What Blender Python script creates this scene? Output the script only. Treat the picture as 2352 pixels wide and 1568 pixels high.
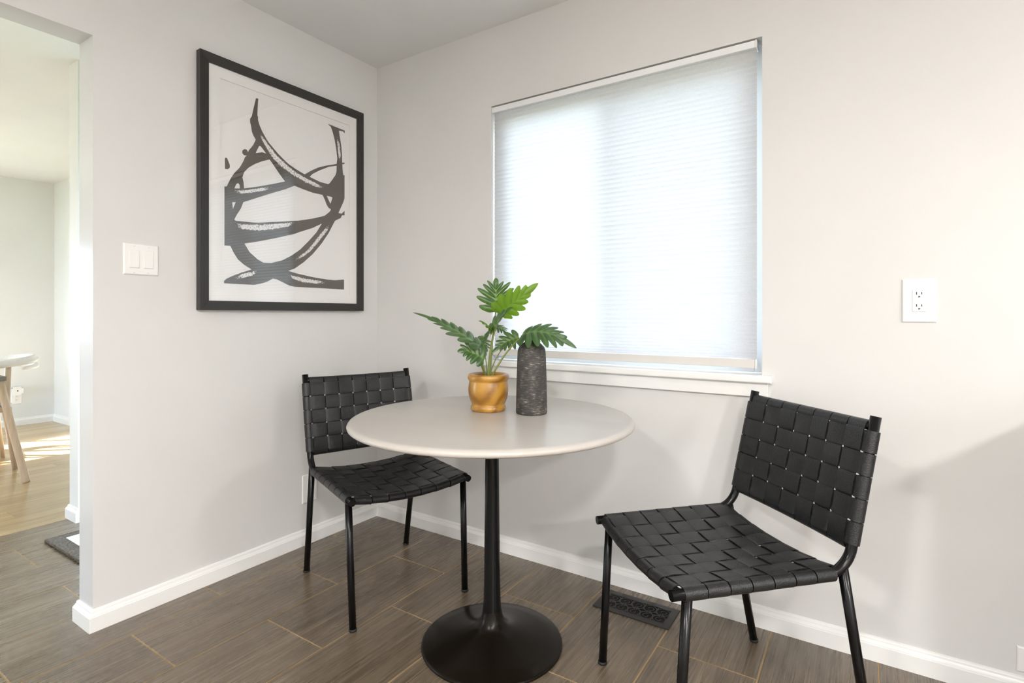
import bpy, bmesh, math, random
from mathutils import Vector, Matrix
from mathutils.geometry import tessellate_polygon
random.seed(7)
PI = math.pi
S = bpy.context.scene
for o in list(bpy.data.objects): bpy.data.objects.remove(o, do_unlink=True)
COL = S.collection

# ------------------------------------------------------------------ camera
F_PX, YAW, HORIZON = 1240.0, math.radians(33.25), 722.0
CAM = Vector((2.240, -2.068, 1.0948))
cd = bpy.data.cameras.new('camera'); cam = bpy.data.objects.new('camera', cd); COL.objects.link(cam)
cam.location = CAM; cam.rotation_euler = (PI/2, 0, YAW)
cd.sensor_width = 36.0; cd.lens = F_PX/2352*36.0
cd.shift_y = (HORIZON-784)/2352.0
cd.clip_start = 0.02; cd.clip_end = 200
S.camera = cam
AX = Vector((-math.sin(YAW), math.cos(YAW), 0)); RX = Vector((math.cos(YAW), math.sin(YAW), 0))
def at(px, py, d):
    """point at depth d (metres along the view axis) seen at photo pixel px,py"""
    return CAM + AX*d + RX*((px-1176)*d/F_PX) - Vector((0, 0, 1))*((py-HORIZON)*d/F_PX)

# ------------------------------------------------------------------ light
W = bpy.data.worlds.new('world'); S.world = W; W.use_nodes = True
bg = W.node_tree.nodes['Background']; bg.inputs[0].default_value = (0.67, 0.82, 1.0, 1); bg.inputs[1].default_value = 9.5
sd = bpy.data.lights.new('sun', 'SUN'); sd.energy = 27; sd.angle = math.radians(0.55); sd.color = (1.0, .95, .86)
sun = bpy.data.objects.new('sun', sd); COL.objects.link(sun)
sun.rotation_euler = Vector((.72*math.cos(math.radians(34)), .69*math.cos(math.radians(34)), -math.sin(math.radians(34)))).to_track_quat('-Z', 'Y').to_euler()
S.view_settings.view_transform = 'Standard'; S.view_settings.look = 'None'
S.view_settings.exposure = 0.79; S.view_settings.gamma = 1.0; S.view_settings.use_curve_mapping = False
LAMPS = [((3.20, -3.10), 42), ((4.90, -1.35), 36), ((1.50, -3.60), 30), ((4.90, -3.60), 72)]  # first two follow cast shadows, last two added to balance brightness
CEIL = 2.44

# ------------------------------------------------------------------ helpers
def link(o, parent=None):
    COL.objects.link(o)
    if parent is not None: o.parent = parent
    return o
def mesh_obj(name, bm, mat, parent=None, smooth=False):
    me = bpy.data.meshes.new(name); bm.normal_update(); bm.to_mesh(me); bm.free()
    if smooth:
        for p in me.polygons: p.use_smooth = True
    if mat: me.materials.append(mat)
    return link(bpy.data.objects.new(name, me), parent)
def tag(o, label=None, cat=None, group=None, kind=None):
    if label: o['label'] = label
    if cat: o['category'] = cat
    if group: o['group'] = group
    if kind: o['kind'] = kind
    return o
def empty(name, loc, rz=0):
    o = bpy.data.objects.new(name, None); o.location = loc; o.rotation_euler = (0, 0, rz); o.empty_display_size = .05
    return link(o)
def box(bm, x0, x1, y0, y1, z0, z1):
    v = [bm.verts.new(p) for p in ((x0,y0,z0),(x1,y0,z0),(x1,y1,z0),(x0,y1,z0),(x0,y0,z1),(x1,y0,z1),(x1,y1,z1),(x0,y1,z1))]
    return [bm.faces.new([v[i] for i in f]) for f in ((3,2,1,0),(4,5,6,7),(0,1,5,4),(1,2,6,5),(2,3,7,6),(3,0,4,7))]
def boxobj(name, d, mat, parent=None, bevel=0, seg=2):
    bm = bmesh.new(); box(bm, *d)
    if bevel: bmesh.ops.bevel(bm, geom=bm.edges[:], offset=bevel, segments=seg, affect='EDGES', profile=.6)
    return mesh_obj(name, bm, mat, parent)
def lathe(bm, prof, n=64, c=(0, 0, 0)):
    rings = []
    for r, z in prof:
        if r < 1e-6: rings.append([bm.verts.new((c[0], c[1], c[2]+z))])
        else: rings.append([bm.verts.new((c[0]+r*math.cos(2*PI*i/n), c[1]+r*math.sin(2*PI*i/n), c[2]+z)) for i in range(n)])
    for a, b in zip(rings, rings[1:]):
        for i in range(n):
            j = (i+1) % n
            if len(a) == 1 and len(b) == 1: continue
            if len(a) == 1: bm.faces.new((a[0], b[j], b[i]))
            elif len(b) == 1: bm.faces.new((a[i], a[j], b[0]))
            else: bm.faces.new((a[i], a[j], b[j], b[i]))
def tube(bm, pts, rad, n=16, caps=True, flat=None):
    """swept tube; rad number or list; flat=(normal, factor) squashes it"""
    pts = [Vector(p) for p in pts]; m = len(pts)
    rads = rad if isinstance(rad, (list, tuple)) else [rad]*m
    tang = [((pts[min(i+1, m-1)]-pts[max(i-1, 0)]).normalized()) for i in range(m)]
    t0 = tang[0]; u = t0.orthogonal().normalized(); rings = []
    for i in range(m):
        t = tang[i]; u = (u - t*u.dot(t)).normalized(); w = t.cross(u)
        ring = []
        for k in range(n):
            a = 2*PI*k/n; off = u*math.cos(a)*rads[i] + w*math.sin(a)*rads[i]
            if flat: nn = Vector(flat[0]); off = off - nn*off.dot(nn)*(1-flat[1])
            ring.append(bm.verts.new(pts[i]+off))
        rings.append(ring)
    for a, b in zip(rings, rings[1:]):
        for k in range(n): bm.faces.new((a[k], a[(k+1) % n], b[(k+1) % n], b[k]))
    if caps: bm.faces.new(rings[0][::-1]); bm.faces.new(rings[-1])
def tubeobj(name, pts, rad, mat, parent=None, n=16, caps=True):
    bm = bmesh.new(); tube(bm, pts, rad, n, caps); bmesh.ops.recalc_face_normals(bm, faces=bm.faces[:])
    o = mesh_obj(name, bm, mat, parent)
    for p in o.data.polygons: p.use_smooth = len(p.vertices) == 4
    return o
def bez(p, n=16):
    p = [Vector(q) for q in p]; out = []
    for i in range(n+1):
        t = i/n; q = list(p)
        while len(q) > 1: q = [a.lerp(b, t) for a, b in zip(q, q[1:])]
        out.append(q[0])
    return out
def extrude_profile(bm, prof, p0, p1, out, m0=0.0, m1=0.0):
    """prof: (outward, z) list; swept from p0 to p1 in plan; m: mitre factor (extends by outward*m)"""
    p0, p1, out = Vector((*p0, 0)), Vector((*p1, 0)), Vector((*out, 0)); t = (p1-p0).normalized()
    A = [bm.verts.new(p0 + out*a - t*a*m0 + Vector((0, 0, z))) for a, z in prof]
    B = [bm.verts.new(p1 + out*a + t*a*m1 + Vector((0, 0, z))) for a, z in prof]
    n = len(prof)
    for i in range(n): bm.faces.new((A[i], A[(i+1) % n], B[(i+1) % n], B[i]))
    bm.faces.new(A[::-1]); bm.faces.new(B)

# ------------------------------------------------------------------ materials
def mat(name):
    m = bpy.data.materials.new(name); m.use_nodes = True; nt = m.node_tree
    return m, nt, nt.nodes['Principled BSDF'], nt.nodes['Material Output']
def N(nt, kind, **kw):
    n = nt.nodes.new(kind)
    for k, v in kw.items():
        if k.startswith('i_'): n.inputs[k[2:].replace('_', ' ')].default_value = v
        else: setattr(n, k, v)
    return n
def L(nt, a, b): nt.links.new(a, b)
def coords(nt, scale=(1, 1, 1), kind='Object', rnd=False):
    tc = N(nt, 'ShaderNodeTexCoord'); mp = N(nt, 'ShaderNodeMapping'); mp.inputs['Scale'].default_value = scale
    L(nt, tc.outputs[kind], mp.inputs['Vector'])
    if rnd:
        oi = N(nt, 'ShaderNodeObjectInfo'); mu = N(nt, 'ShaderNodeMath', operation='MULTIPLY'); mu.inputs[1].default_value = 37.0
        L(nt, oi.outputs['Random'], mu.inputs[0]); cb = N(nt, 'ShaderNodeCombineXYZ')
        for k in range(3): L(nt, mu.outputs[0], cb.inputs[k])
        L(nt, cb.outputs[0], mp.inputs['Location'])
    return mp.outputs[0]
def noise(nt, vec, scale, detail=4, rough=.5):
    n = N(nt, 'ShaderNodeTexNoise'); n.inputs['Scale'].default_value = scale; n.inputs['Detail'].default_value = detail; n.inputs['Roughness'].default_value = rough
    L(nt, vec, n.inputs['Vector']); return n.outputs['Fac']
def ramp(nt, fac, stops):
    r = N(nt, 'ShaderNodeValToRGB'); el = r.color_ramp.elements
    while len(el) < len(stops): el.new(.5)
    for e, (p, c) in zip(el, stops): e.position = p; e.color = (*c, 1) if len(c) == 3 else c
    L(nt, fac, r.inputs[0]); return r.outputs[0]
def bump(nt, h, strength, dist, target):
    b = N(nt, 'ShaderNodeBump'); b.inputs['Strength'].default_value = strength; b.inputs['Distance'].default_value = dist
    L(nt, h, b.inputs['Height']); L(nt, b.outputs[0], target)
def plain(name, col, rough, spec=.5, metal=0, coat=0):
    m, nt, p, o = mat(name); p.inputs['Base Color'].default_value = (*col, 1); p.inputs['Roughness'].default_value = rough
    p.inputs['Specular IOR Level'].default_value = spec; p.inputs['Metallic'].default_value = metal
    if coat: p.inputs['Coat Weight'].default_value = coat; p.inputs['Coat Roughness'].default_value = .1
    return m
def paint(name, col, rough, bs=.25, spec=.35, var=.015, scale=160):
    m, nt, p, o = mat(name); v = coords(nt)
    f = noise(nt, v, 1.7, 3); c2 = tuple(x*(1-var*3) for x in col)
    L(nt, ramp(nt, f, [(.3, c2), (.7, col)]), p.inputs['Base Color'])
    p.inputs['Roughness'].default_value = rough; p.inputs['Specular IOR Level'].default_value = spec
    bump(nt, noise(nt, v, scale, 3), bs, .0006, p.inputs['Normal'])
    return m
M = {}
M['wall'] = paint('wall_paint', (.705, .70, .69), .55)
M['wall_dining'] = paint('dining_wall_paint', (.78, .79, .78), .55)
M['jamb'] = paint('jamb_gloss_paint', (.66, .665, .67), .2, .35, .5, .01, 90)
M['ceil'] = paint('ceiling_paint', (.80, .80, .795), .8)
M['trim'] = paint('trim_white', (.86, .86, .85), .32, .1, .5, .006, 60)
M['plastic'] = plain('white_plastic', (.84, .835, .825), .28)
M['slot'] = plain('dark_slot', (.01, .01, .01), .6)
M['black_metal'] = plain('satin_black_metal', (.0035, .0035, .004), .24, .28)
M['base_metal'] = plain('bronze_black_metal', (.007, .005, .0032), .26, .18)
M['frame_wood'] = plain('black_frame', (.022, .020, .018), .38, .5)
M['matboard'] = plain('white_mat_board', (.93, .92, .905), .85, .2)
M['paper'] = plain('print_paper', (.93, .92, .91), .85, .2)
M['ink'] = plain('ink_with_wall_reflection', (.060, .044, .031), .7, .2)  # black ink; brown cast imitates the wall reflected in the glass
M['vinyl'] = plain('white_vinyl', (.82, .83, .84), .35)
M['soil'] = plain('dark_soil', (.05, .028, .018), .95)
M['cabinet'] = plain('white_cabinet', (.8, .8, .79), .35)
M['counter'] = plain('grey_countertop', (.5, .49, .47), .25)
def mk_tile():
    m, nt, p, o = mat('wood_look_tile')
    v1 = coords(nt, (430, 4.5, 1), rnd=True); v2 = coords(nt, (120, 1.6, 1), rnd=True); v3 = coords(nt, (7, 2.2, 1), rnd=True)
    f1 = noise(nt, v1, 1, 3, .6); f2 = noise(nt, v2, 1, 4, .6); f3 = noise(nt, v3, 1, 3)
    a = N(nt, 'ShaderNodeMath', operation='MULTIPLY_ADD'); a.inputs[1].default_value = .62; L(nt, f1, a.inputs[0])
    b = N(nt, 'ShaderNodeMath', operation='MULTIPLY_ADD'); b.inputs[1].default_value = .30; b.inputs[2].default_value = .03; L(nt, f2, b.inputs[0]); L(nt, b.outputs[0], a.inputs[2])
    c = N(nt, 'ShaderNodeMath', operation='MULTIPLY_ADD'); c.inputs[1].default_value = .18; L(nt, f3, c.inputs[0]); L(nt, a.outputs[0], c.inputs[2])
    col = ramp(nt, c.outputs[0], [(.40, (.060, .043, .026)), (.54, (.116, .086, .055)), (.66, (.178, .136, .091)), (.80, (.31, .245, .17))])
    L(nt, col, p.inputs['Base Color'])
    L(nt, ramp(nt, f2, [(.3, (.24,)*3), (.7, (.32,)*3)]), p.inputs['Roughness'])
    p.inputs['Specular IOR Level'].default_value = .95
    bump(nt, f1, .12, .0005, p.inputs['Normal']); return m
M['tile'] = mk_tile()
def mk_grout():
    m, nt, p, o = mat('tan_grout'); v = coords(nt)
    L(nt, ramp(nt, noise(nt, v, 6, 3), [(.3, (.30, .195, .085)), (.7, (.43, .30, .145))]), p.inputs['Base Color']); p.inputs['Roughness'].default_value = .9; return m
M['grout'] = mk_grout()
def mk_oak():
    m, nt, p, o = mat('oak_floor')
    f = noise(nt, coords(nt, (60, 2.5, 1), rnd=True), 1, 4, .6); oi = N(nt, 'ShaderNodeObjectInfo')
    col = ramp(nt, f, [(.3, (.40, .28, .14)), (.7, (.55, .42, .24))])
    hs = N(nt, 'ShaderNodeHueSaturation'); mr = N(nt, 'ShaderNodeMapRange'); mr.inputs[3].default_value = .82; mr.inputs[4].default_value = 1.12
    L(nt, oi.outputs['Random'], mr.inputs[0]); L(nt, mr.outputs[0], hs.inputs['Value']); L(nt, col, hs.inputs['Color']); L(nt, hs.outputs[0], p.inputs['Base Color'])
    p.inputs['Roughness'].default_value = .24; return m
M['oak'] = mk_oak()
M['oak_base'] = plain('oak_subfloor', (.25, .17, .09), .6)
def mk_leather(name, rough, col, bs):
    m, nt, p, o = mat(name); v = coords(nt)
    f = noise(nt, v, 300, 2, .6); g = noise(nt, v, 60, 3)
    L(nt, ramp(nt, g, [(.3, tuple(x*.8 for x in col)), (.7, col)]), p.inputs['Base Color'])
    p.inputs['Roughness'].default_value = rough; p.inputs['Specular IOR Level'].default_value = .5
    bump(nt, f, bs, .0016, p.inputs['Normal']); return m
M['leather'] = mk_leather('black_leather', .38, (.0105, .011, .012), .7)
def mk_tabletop():
    m, nt, p, o = mat('concrete_tabletop'); v = coords(nt)
    f = noise(nt, coords(nt, (2.5, 7, 1)), 1.2, 2)
    L(nt, ramp(nt, f, [(.2, (.47, .44, .405)), (.8, (.53, .50, .465))]), p.inputs['Base Color'])
    p.inputs['Roughness'].default_value = .30; p.inputs['Specular IOR Level'].default_value = .5; return m
M['tabletop'] = mk_tabletop()
def mk_potwood():
    m, nt, p, o = mat('turned_wood')
    v = coords(nt, (1, 1, .55)); w = N(nt, 'ShaderNodeTexWave', wave_type='RINGS', rings_direction='X'); L(nt, v, w.inputs['Vector'])
    w.inputs['Scale'].default_value = 9; w.inputs['Distortion'].default_value = 3.0; w.inputs['Detail'].default_value = 3; w.inputs['Detail Scale'].default_value = 1.4
    f = noise(nt, coords(nt, (30, 30, 260)), 1, 3)
    mx = N(nt, 'ShaderNodeMath', operation='MULTIPLY_ADD'); mx.inputs[1].default_value = .3; L(nt, f, mx.inputs[0]); L(nt, w.outputs['Fac'], mx.inputs[2])
    L(nt, ramp(nt, mx.outputs[0], [(.0, (.20, .078, .008)), (.35, (.33, .15, .015)), (1.0, (.45, .23, .03))]), p.inputs['Base Color'])
    p.inputs['Roughness'].default_value = .36; p.inputs['Coat Weight'].default_value = .4; p.inputs['Coat Roughness'].default_value = .18; return m
M['potwood'] = mk_potwood()
def mk_vase():
    m, nt, p, o = mat('scratched_charcoal')
    tc = N(nt, 'ShaderNodeTexCoord'); sx = N(nt, 'ShaderNodeSeparateXYZ'); L(nt, tc.outputs['Object'], sx.inputs[0])
    an = N(nt, 'ShaderNodeMath', operation='ARCTAN2'); L(nt, sx.outputs[1], an.inputs[0]); L(nt, sx.outputs[0], an.inputs[1])
    cb = N(nt, 'ShaderNodeCombineXYZ'); m1 = N(nt, 'ShaderNodeMath', operation='MULTIPLY'); m1.inputs[1].default_value = 2.6; L(nt, an.outputs[0], m1.inputs[0])
    m2 = N(nt, 'ShaderNodeMath', operation='MULTIPLY'); m2.inputs[1].default_value = 420; L(nt, sx.outputs[2], m2.inputs[0])
    L(nt, m1.outputs[0], cb.inputs[0]); L(nt, m2.outputs[0], cb.inputs[1])
    f = noise(nt, cb.outputs[0], 1, 4, .6); g = noise(nt, tc.outputs['Object'], 32, 3, .6)
    ad = N(nt, 'ShaderNodeMath', operation='MULTIPLY_ADD'); ad.inputs[1].default_value = .55; L(nt, g, ad.inputs[0]); L(nt, f, ad.inputs[2])
    L(nt, ramp(nt, ad.outputs[0], [(.60, (.022, .020, .019)), (.76, (.040, .036, .034)), (.88, (.075, .068, .062)), (.99, (.30, .27, .22))]), p.inputs['Base Color'])
    p.inputs['Roughness'].default_value = .62; bump(nt, f, .4, .001, p.inputs['Normal']); return m
M['vase'] = mk_vase()
def mk_leaf(name, ca, cb, tw):
    m, nt, p, o = mat(name); nt.nodes.remove(p)
    at_ = N(nt, 'ShaderNodeAttribute', attribute_name='rib'); oi = N(nt, 'ShaderNodeObjectInfo')
    f = noise(nt, coords(nt), 25, 3)
    c1 = ramp(nt, f, [(.3, ca), (.7, cb)])
    mx = N(nt, 'ShaderNodeMix', data_type='RGBA'); L(nt, at_.outputs['Fac'], mx.inputs[0]); L(nt, c1, mx.inputs[6]); mx.inputs[7].default_value = (.13, .25, .06, 1)
    p = N(nt, 'ShaderNodeBsdfPrincipled'); p.inputs['Roughness'].default_value = .33; p.inputs['Specular IOR Level'].default_value = .9; L(nt, mx.outputs[2], p.inputs['Base Color'])
    t = N(nt, 'ShaderNodeBsdfTranslucent'); t.inputs[0].default_value = (.42, .68, .03, 1)
    ms = N(nt, 'ShaderNodeMixShader'); ms.inputs[0].default_value = tw; L(nt, p.outputs[0], ms.inputs[1]); L(nt, t.outputs[0], ms.inputs[2]); L(nt, ms.outputs[0], o.inputs[0])
    return m
M['leaf'] = mk_leaf('philodendron_leaf', (.014, .048, .029), (.030, .088, .040), .2)
M['leaf_backlit'] = mk_leaf('backlit_philodendron_leaf', (.06, .15, .012), (.10, .22, .02), .5)  # window backlight put into a lighter lime colour and extra translucency
M['stem'] = plain('olive_stem', (.20, .24, .065), .45)
def mk_glass(name, ior, tint=(1, 1, 1), rough=.0):
    m, nt, p, o = mat(name); nt.nodes.remove(p)
    fr = N(nt, 'ShaderNodeFresnel'); ge = N(nt, 'ShaderNodeNewGeometry'); mr = N(nt, 'ShaderNodeMapRange'); mr.inputs[3].default_value = ior; mr.inputs[4].default_value = 1/ior
    L(nt, ge.outputs['Backfacing'], mr.inputs[0]); L(nt, mr.outputs[0], fr.inputs[0])   # same reflectance from either face of the pane
    t = N(nt, 'ShaderNodeBsdfTransparent'); t.inputs[0].default_value = (*tint, 1); g = N(nt, 'ShaderNodeBsdfGlossy'); g.inputs['Roughness'].default_value = rough
    ms = N(nt, 'ShaderNodeMixShader'); L(nt, fr.outputs[0], ms.inputs[0]); L(nt, t.outputs[0], ms.inputs[1]); L(nt, g.outputs[0], ms.inputs[2]); L(nt, ms.outputs[0], o.inputs[0]); return m
M['glass'] = mk_glass('window_glass', 1.45)
M['art_glass'] = mk_glass('picture_glass', 1.92, rough=.012)
def mk_blind():
    m, nt, p, o = mat('cellular_shade_fabric'); nt.nodes.remove(p)
    v = coords(nt, (140, 140, 420)); f = noise(nt, v, 1, 3, .6)
    col = ramp(nt, f, [(.25, (.865, .87, .875)), (.75, (.895, .90, .905))]); cd_ = ramp(nt, f, [(.25, (.46, .46, .46)), (.75, (.52, .52, .52))])
    d = N(nt, 'ShaderNodeBsdfDiffuse'); t = N(nt, 'ShaderNodeBsdfTranslucent'); L(nt, cd_, d.inputs[0]); L(nt, col, t.inputs[0])
    ms = N(nt, 'ShaderNodeMixShader'); ms.inputs[0].default_value = .118; L(nt, d.outputs[0], ms.inputs[1]); L(nt, t.outputs[0], ms.inputs[2]); L(nt, ms.outputs[0], o.inputs[0]); return m
M['blind'] = mk_blind()
def mk_screen():
    m, nt, p, o = mat('insect_screen_mesh'); nt.nodes.remove(p)
    d = N(nt, 'ShaderNodeBsdfDiffuse'); d.inputs[0].default_value = (.1, .1, .1, 1); t = N(nt, 'ShaderNodeBsdfTransparent')
    ms = N(nt, 'ShaderNodeMixShader'); ms.inputs[0].default_value = .14; L(nt, t.outputs[0], ms.inputs[1]); L(nt, d.outputs[0], ms.inputs[2]); L(nt, ms.outputs[0], o.inputs[0]); return m
M['screen'] = mk_screen()
def mk_drybrush():
    m, nt, p, o = mat('dry_brush_white'); p.inputs['Roughness'].default_value = .85; p.inputs['Specular IOR Level'].default_value = .2
    a = N(nt, 'ShaderNodeAttribute', attribute_name='rib'); f = noise(nt, coords(nt, (1, 120, 120)), 1, 5, .85)
    ad = N(nt, 'ShaderNodeMath', operation='MULTIPLY_ADD'); ad.inputs[1].default_value = .38; L(nt, a.outputs['Fac'], ad.inputs[0]); L(nt, f, ad.inputs[2])
    L(nt, ramp(nt, ad.outputs[0], [(.80, (.060, .044, .031)), (.83, (.93, .92, .91))]), p.inputs['Base Color']); return m  # ink stop carries the same painted wall reflection
M['dry'] = mk_drybrush()
def mk_rug(name, c1, c2):
    m, nt, p, o = mat(name); v = coords(nt); f = noise(nt, coords(nt, (190, 110, 110)), 1, 3)
    L(nt, ramp(nt, f, [(.35, c1), (.65, c2)]), p.inputs['Base Color']); p.inputs['Roughness'].default_value = .95; bump(nt, f, .8, .004, p.inputs['Normal']); return m
M['rug_dark'] = mk_rug('rug_dark_yarn', (.055, .045, .035), (.17, .145, .115))
M['rug_white'] = mk_rug('rug_white_yarn', (.55, .54, .52), (.80, .79, .77))
def mk_palewood():
    m, nt, p, o = mat('pale_ash_wood'); f = noise(nt, coords(nt, (40, 40, 4)), 1, 3)
    L(nt, ramp(nt, f, [(.3, (.50, .37, .25)), (.7, (.66, .53, .39))]), p.inputs['Base Color']); p.inputs['Roughness'].default_value = .4; return m
M['pale'] = mk_palewood()
M['white_wood'] = plain('whitewashed_wood', (.78, .75, .70), .4)
M['slab'] = plain('grey_table_slab', (.20, .185, .165), .45)
def mk_stripe():
    m, nt, p, o = mat('striped_cushion'); w = N(nt, 'ShaderNodeTexWave', wave_type='BANDS', bands_direction='X'); w.inputs['Scale'].default_value = 9; L(nt, coords(nt), w.inputs['Vector'])
    L(nt, ramp(nt, w.outputs['Fac'], [(.02, (.25, .25, .26)), (.10, (.8, .79, .77))]), p.inputs['Base Color']); p.inputs['Roughness'].default_value = .9; return m
M['stripe'] = mk_stripe()
def mk_emit(name, col, s):
    m, nt, p, o = mat(name); p.inputs['Emission Color'].default_value = (*col, 1); p.inputs['Emission Strength'].default_value = s; return m

# ------------------------------------------------------------------ structure
T = .12; XW, XE, YS = -4.76, 5.6, -4.6
WX0, WX1, WZ0, WZ1 = .767, 1.935, .856, 2.072     # kitchen window opening (below the stool too)
def walls(name, boxes, m):
    bm = bmesh.new()
    for b in boxes: box(bm, *b)
    return tag(mesh_obj(name, bm, m), kind='structure')
walls('wall_back', [(0, WX0, 0, T, 0, CEIL), (WX1, XE, 0, T, 0, CEIL), (WX0, WX1, 0, T, 0, WZ0), (WX0, WX1, 0, T, WZ1, CEIL)], M['wall'])
KX0, KX1, KZ = -1.12, -.24, 2.04      # glazed back door of the passage
walls('wall_dining_right', [(XW-T, KX0, 0, T, 0, CEIL), (KX1, 0, 0, T, 0, CEIL), (KX0, KX1, 0, T, KZ, CEIL)], M['wall_dining'])
wl = walls('wall_left', [(-.117, 0, -1.30, 0, 0, CEIL), (-.117, 0, -2.40, -1.30, 2.062, CEIL), (-.117, 0, YS, -2.40, 0, CEIL)], M['wall'])
wl.data.materials.append(M['jamb'])
for p in wl.data.polygons:      # the glossy cased faces of the opening
    c = p.center; n = p.normal
    if (abs(n.y) > .9 and abs(c.y+1.30) < .01) or (abs(n.y) > .9 and abs(c.y+2.4) < .01) or (n.z < -.9 and abs(c.z-2.062) < .01): p.material_index = 1
walls('wall_partition', [(-1.355, -1.24, -.94, 0, 0, CEIL), (-1.355, -1.24, YS, -2.9, 0, CEIL)], M['wall_dining'])
walls('wall_right', [(XE, XE+T, YS, T, 0, CEIL)], M['wall'])
GX0, GX1, GZ1 = -4.45, -2.7, 2.10      # unseen glazed door added to brighten the dining room
walls('wall_front', [(XW-T, GX0, YS-T, YS, 0, CEIL), (GX1, XE+T, YS-T, YS, 0, CEIL), (GX0, GX1, YS-T, YS, GZ1, CEIL)], M['wall'])
DY0, DY1, DZ0, DZ1 = -3.0, -.93, .9, 1.75
walls('wall_far_left', [(XW-T, XW, YS, DY0, 0, CEIL), (XW-T, XW, DY1, 0, 0, CEIL), (XW-T, XW, DY0, DY1, 0, DZ0), (XW-T, XW, DY0, DY1, DZ1, CEIL)], M['wall_dining'])
walls('ceiling', [(XW-T, XE+T, YS-T, T, CEIL, CEIL+.1)], M['ceil'])

tag(boxobj('ground', (-40, 40, -40, 40, -.62, -.50), plain('dry_lawn', (.20, .21, .13), .9)), kind='structure')

# floor of tiles
fl = walls('floor', [(-1.335, XE, YS, 0, -.05, -.0010)], M['grout'])
TW, TL, G = .305, .617, .0042
tiles = {}
def tile_mesh(w, l):
    k = (round(w, 4), round(l, 4))
    if k not in tiles:
        bm = bmesh.new(); box(bm, -w/2, w/2, -l/2, l/2, -.010, 0)
        top = [e for e in bm.edges if all(v.co.z > -.001 for v in e.verts)]
        bmesh.ops.bevel(bm, geom=top, offset=.0008, segments=1, affect='EDGES')
        me = bpy.data.meshes.new('floor_tile'); bm.to_mesh(me); bm.free(); me.materials.append(M['tile']); tiles[k] = me
    return tiles[k]
for n in range(-5, 18):
    x0 = .1375 + TW*n; x1 = x0+TW
    if n == -5: x0 = -1.333
    x1 = min(x1, XE)
    y = 0.0; first = True
    while y > YS+.02:
        if first: y1 = (-.0035-TL if n % 2 == 0 else -.3115); first = False
        else: y1 = y-TL
        if n == -5: y1 = max(y-2.4, YS)
        y1 = max(y1, YS)
        o = bpy.data.objects.new('floor_tile', tile_mesh(x1-x0-G, y-y1-G)); link(o, fl); o.location = ((x0+x1)/2, (y+y1)/2, 0)
        y = y1
# oak planks
of = walls('floor_dining', [(XW, -1.335, YS, 0, -.05, -.004)], M['oak_base'])
PWD = .083; rows = int((-1.335-XW)/PWD)+1
planks = {}
for r in range(rows):
    x1 = -1.336-PWD*r; x0 = max(x1-PWD, XW)
    y = 0.0; l = random.choice((.6, 1.1, 1.5, .9, 1.8))
    while y > YS+.01:
        y1 = max(y-l, YS); k = (round(x1-x0, 3), round(y-y1, 2))
        if k not in planks:
            bm = bmesh.new(); box(bm, -k[0]/2+.0004, k[0]/2-.0004, -k[1]/2+.0004, k[1]/2-.0004, -.01, 0)
            me = bpy.data.meshes.new('floor_plank'); bm.to_mesh(me); bm.free(); me.materials.append(M['oak']); planks[k] = me
        o = bpy.data.objects.new('floor_plank', planks[k]); link(o, of); o.location = ((x0+x1)/2, (y+y1)/2, 0)
        y = y1; l = random.choice((1.2, 1.5, 1.8, 2.1))

# baseboards
BP = [(0, 0), (.016, 0), (.016, .050), (.0135, .0525), (.0135, .0545), (.0105, .058), (.008, .0625), (.0075, .067), (.0055, .0715), (.0, .0735)]
def baseboard(name, segs):
    bm = bmesh.new()
    for p0, p1, out, m0, m1 in segs: extrude_profile(bm, BP, p0, p1, out, m0, m1)
    bmesh.ops.recalc_face_normals(bm, faces=bm.faces[:])
    return tag(mesh_obj(name, bm, M['trim']), kind='structure')
baseboard('baseboard_back', [((0, 0), (2.80, 0), (0, -1), -1, 0)])
baseboard('baseboard_left', [((0, 0), (0, -1.30), (1, 0), -1, 1), ((0, -1.30), (-.117, -1.30), (0, -1), 1, 1), ((-.117, -1.30), (-.117, 0), (-1, 0), 1, 0)])
baseboard('baseboard_partition', [((-1.24, 0), (-1.24, -.94), (1, 0), 0, 1), ((-1.24, -.94), (-1.355, -.94), (0, -1), 1, 1), ((-1.355, -.94), (-1.355, 0), (-1, 0), 1, 0)])
baseboard('baseboard_far_left', [((XW, 0), (XW, -4.6), (1, 0), -1, 0)])
baseboard('baseboard_dining_right', [((XW, 0), (-1.355, 0), (0, -1), -1, 0)])

# kitchen window: sliding unit behind the shade
w1 = empty('window_1', ((WX0+WX1)/2, .06, .883)); tag(w1, 'white framed sliding window behind the pleated shade', None, None, 'structure')
def wpart(name, d, m, bevel=.002):
    o = boxobj(name, d, m, None, bevel, 1); o.parent = w1; o.matrix_parent_inverse = Matrix.Translation(-Vector(w1.location)); return o
ZB = .883
for d in ((WX0, WX0+.035, .060, .118, ZB, WZ1), (WX1-.035, WX1, .060, .118, ZB, WZ1), (WX0+.035, WX1-.035, .060, .118, ZB, ZB+.035), (WX0+.035, WX1-.035, .060, .118, WZ1-.035, WZ1)): wpart('window_frame', d, M['vinyl'])
XM = 1.335
def sash(x0, x1, y0, y1):
    for d in ((x0, x0+.035, y0, y1, ZB+.036, WZ1-.036), (x1-.035, x1, y0, y1, ZB+.036, WZ1-.036), (x0+.0355, x1-.0355, y0, y1, ZB+.036, ZB+.071), (x0+.0355, x1-.0355, y0, y1, WZ1-.071, WZ1-.036)): wpart('sash', d, M['vinyl'])
    wpart('pane', (x0+.0355, x1-.0355, (y0+y1)/2-.002, (y0+y1)/2+.002, ZB+.0715, WZ1-.0715), M['glass'], 0)
sash(WX0+.036, XM+.02, .064, .084); sash(XM-.02, WX1-.036, .087, .107)
wpart('insect_screen', (XM-.01, WX1-.036, .111, .112, ZB+.036, WZ1-.036), M['screen'], 0)
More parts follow.
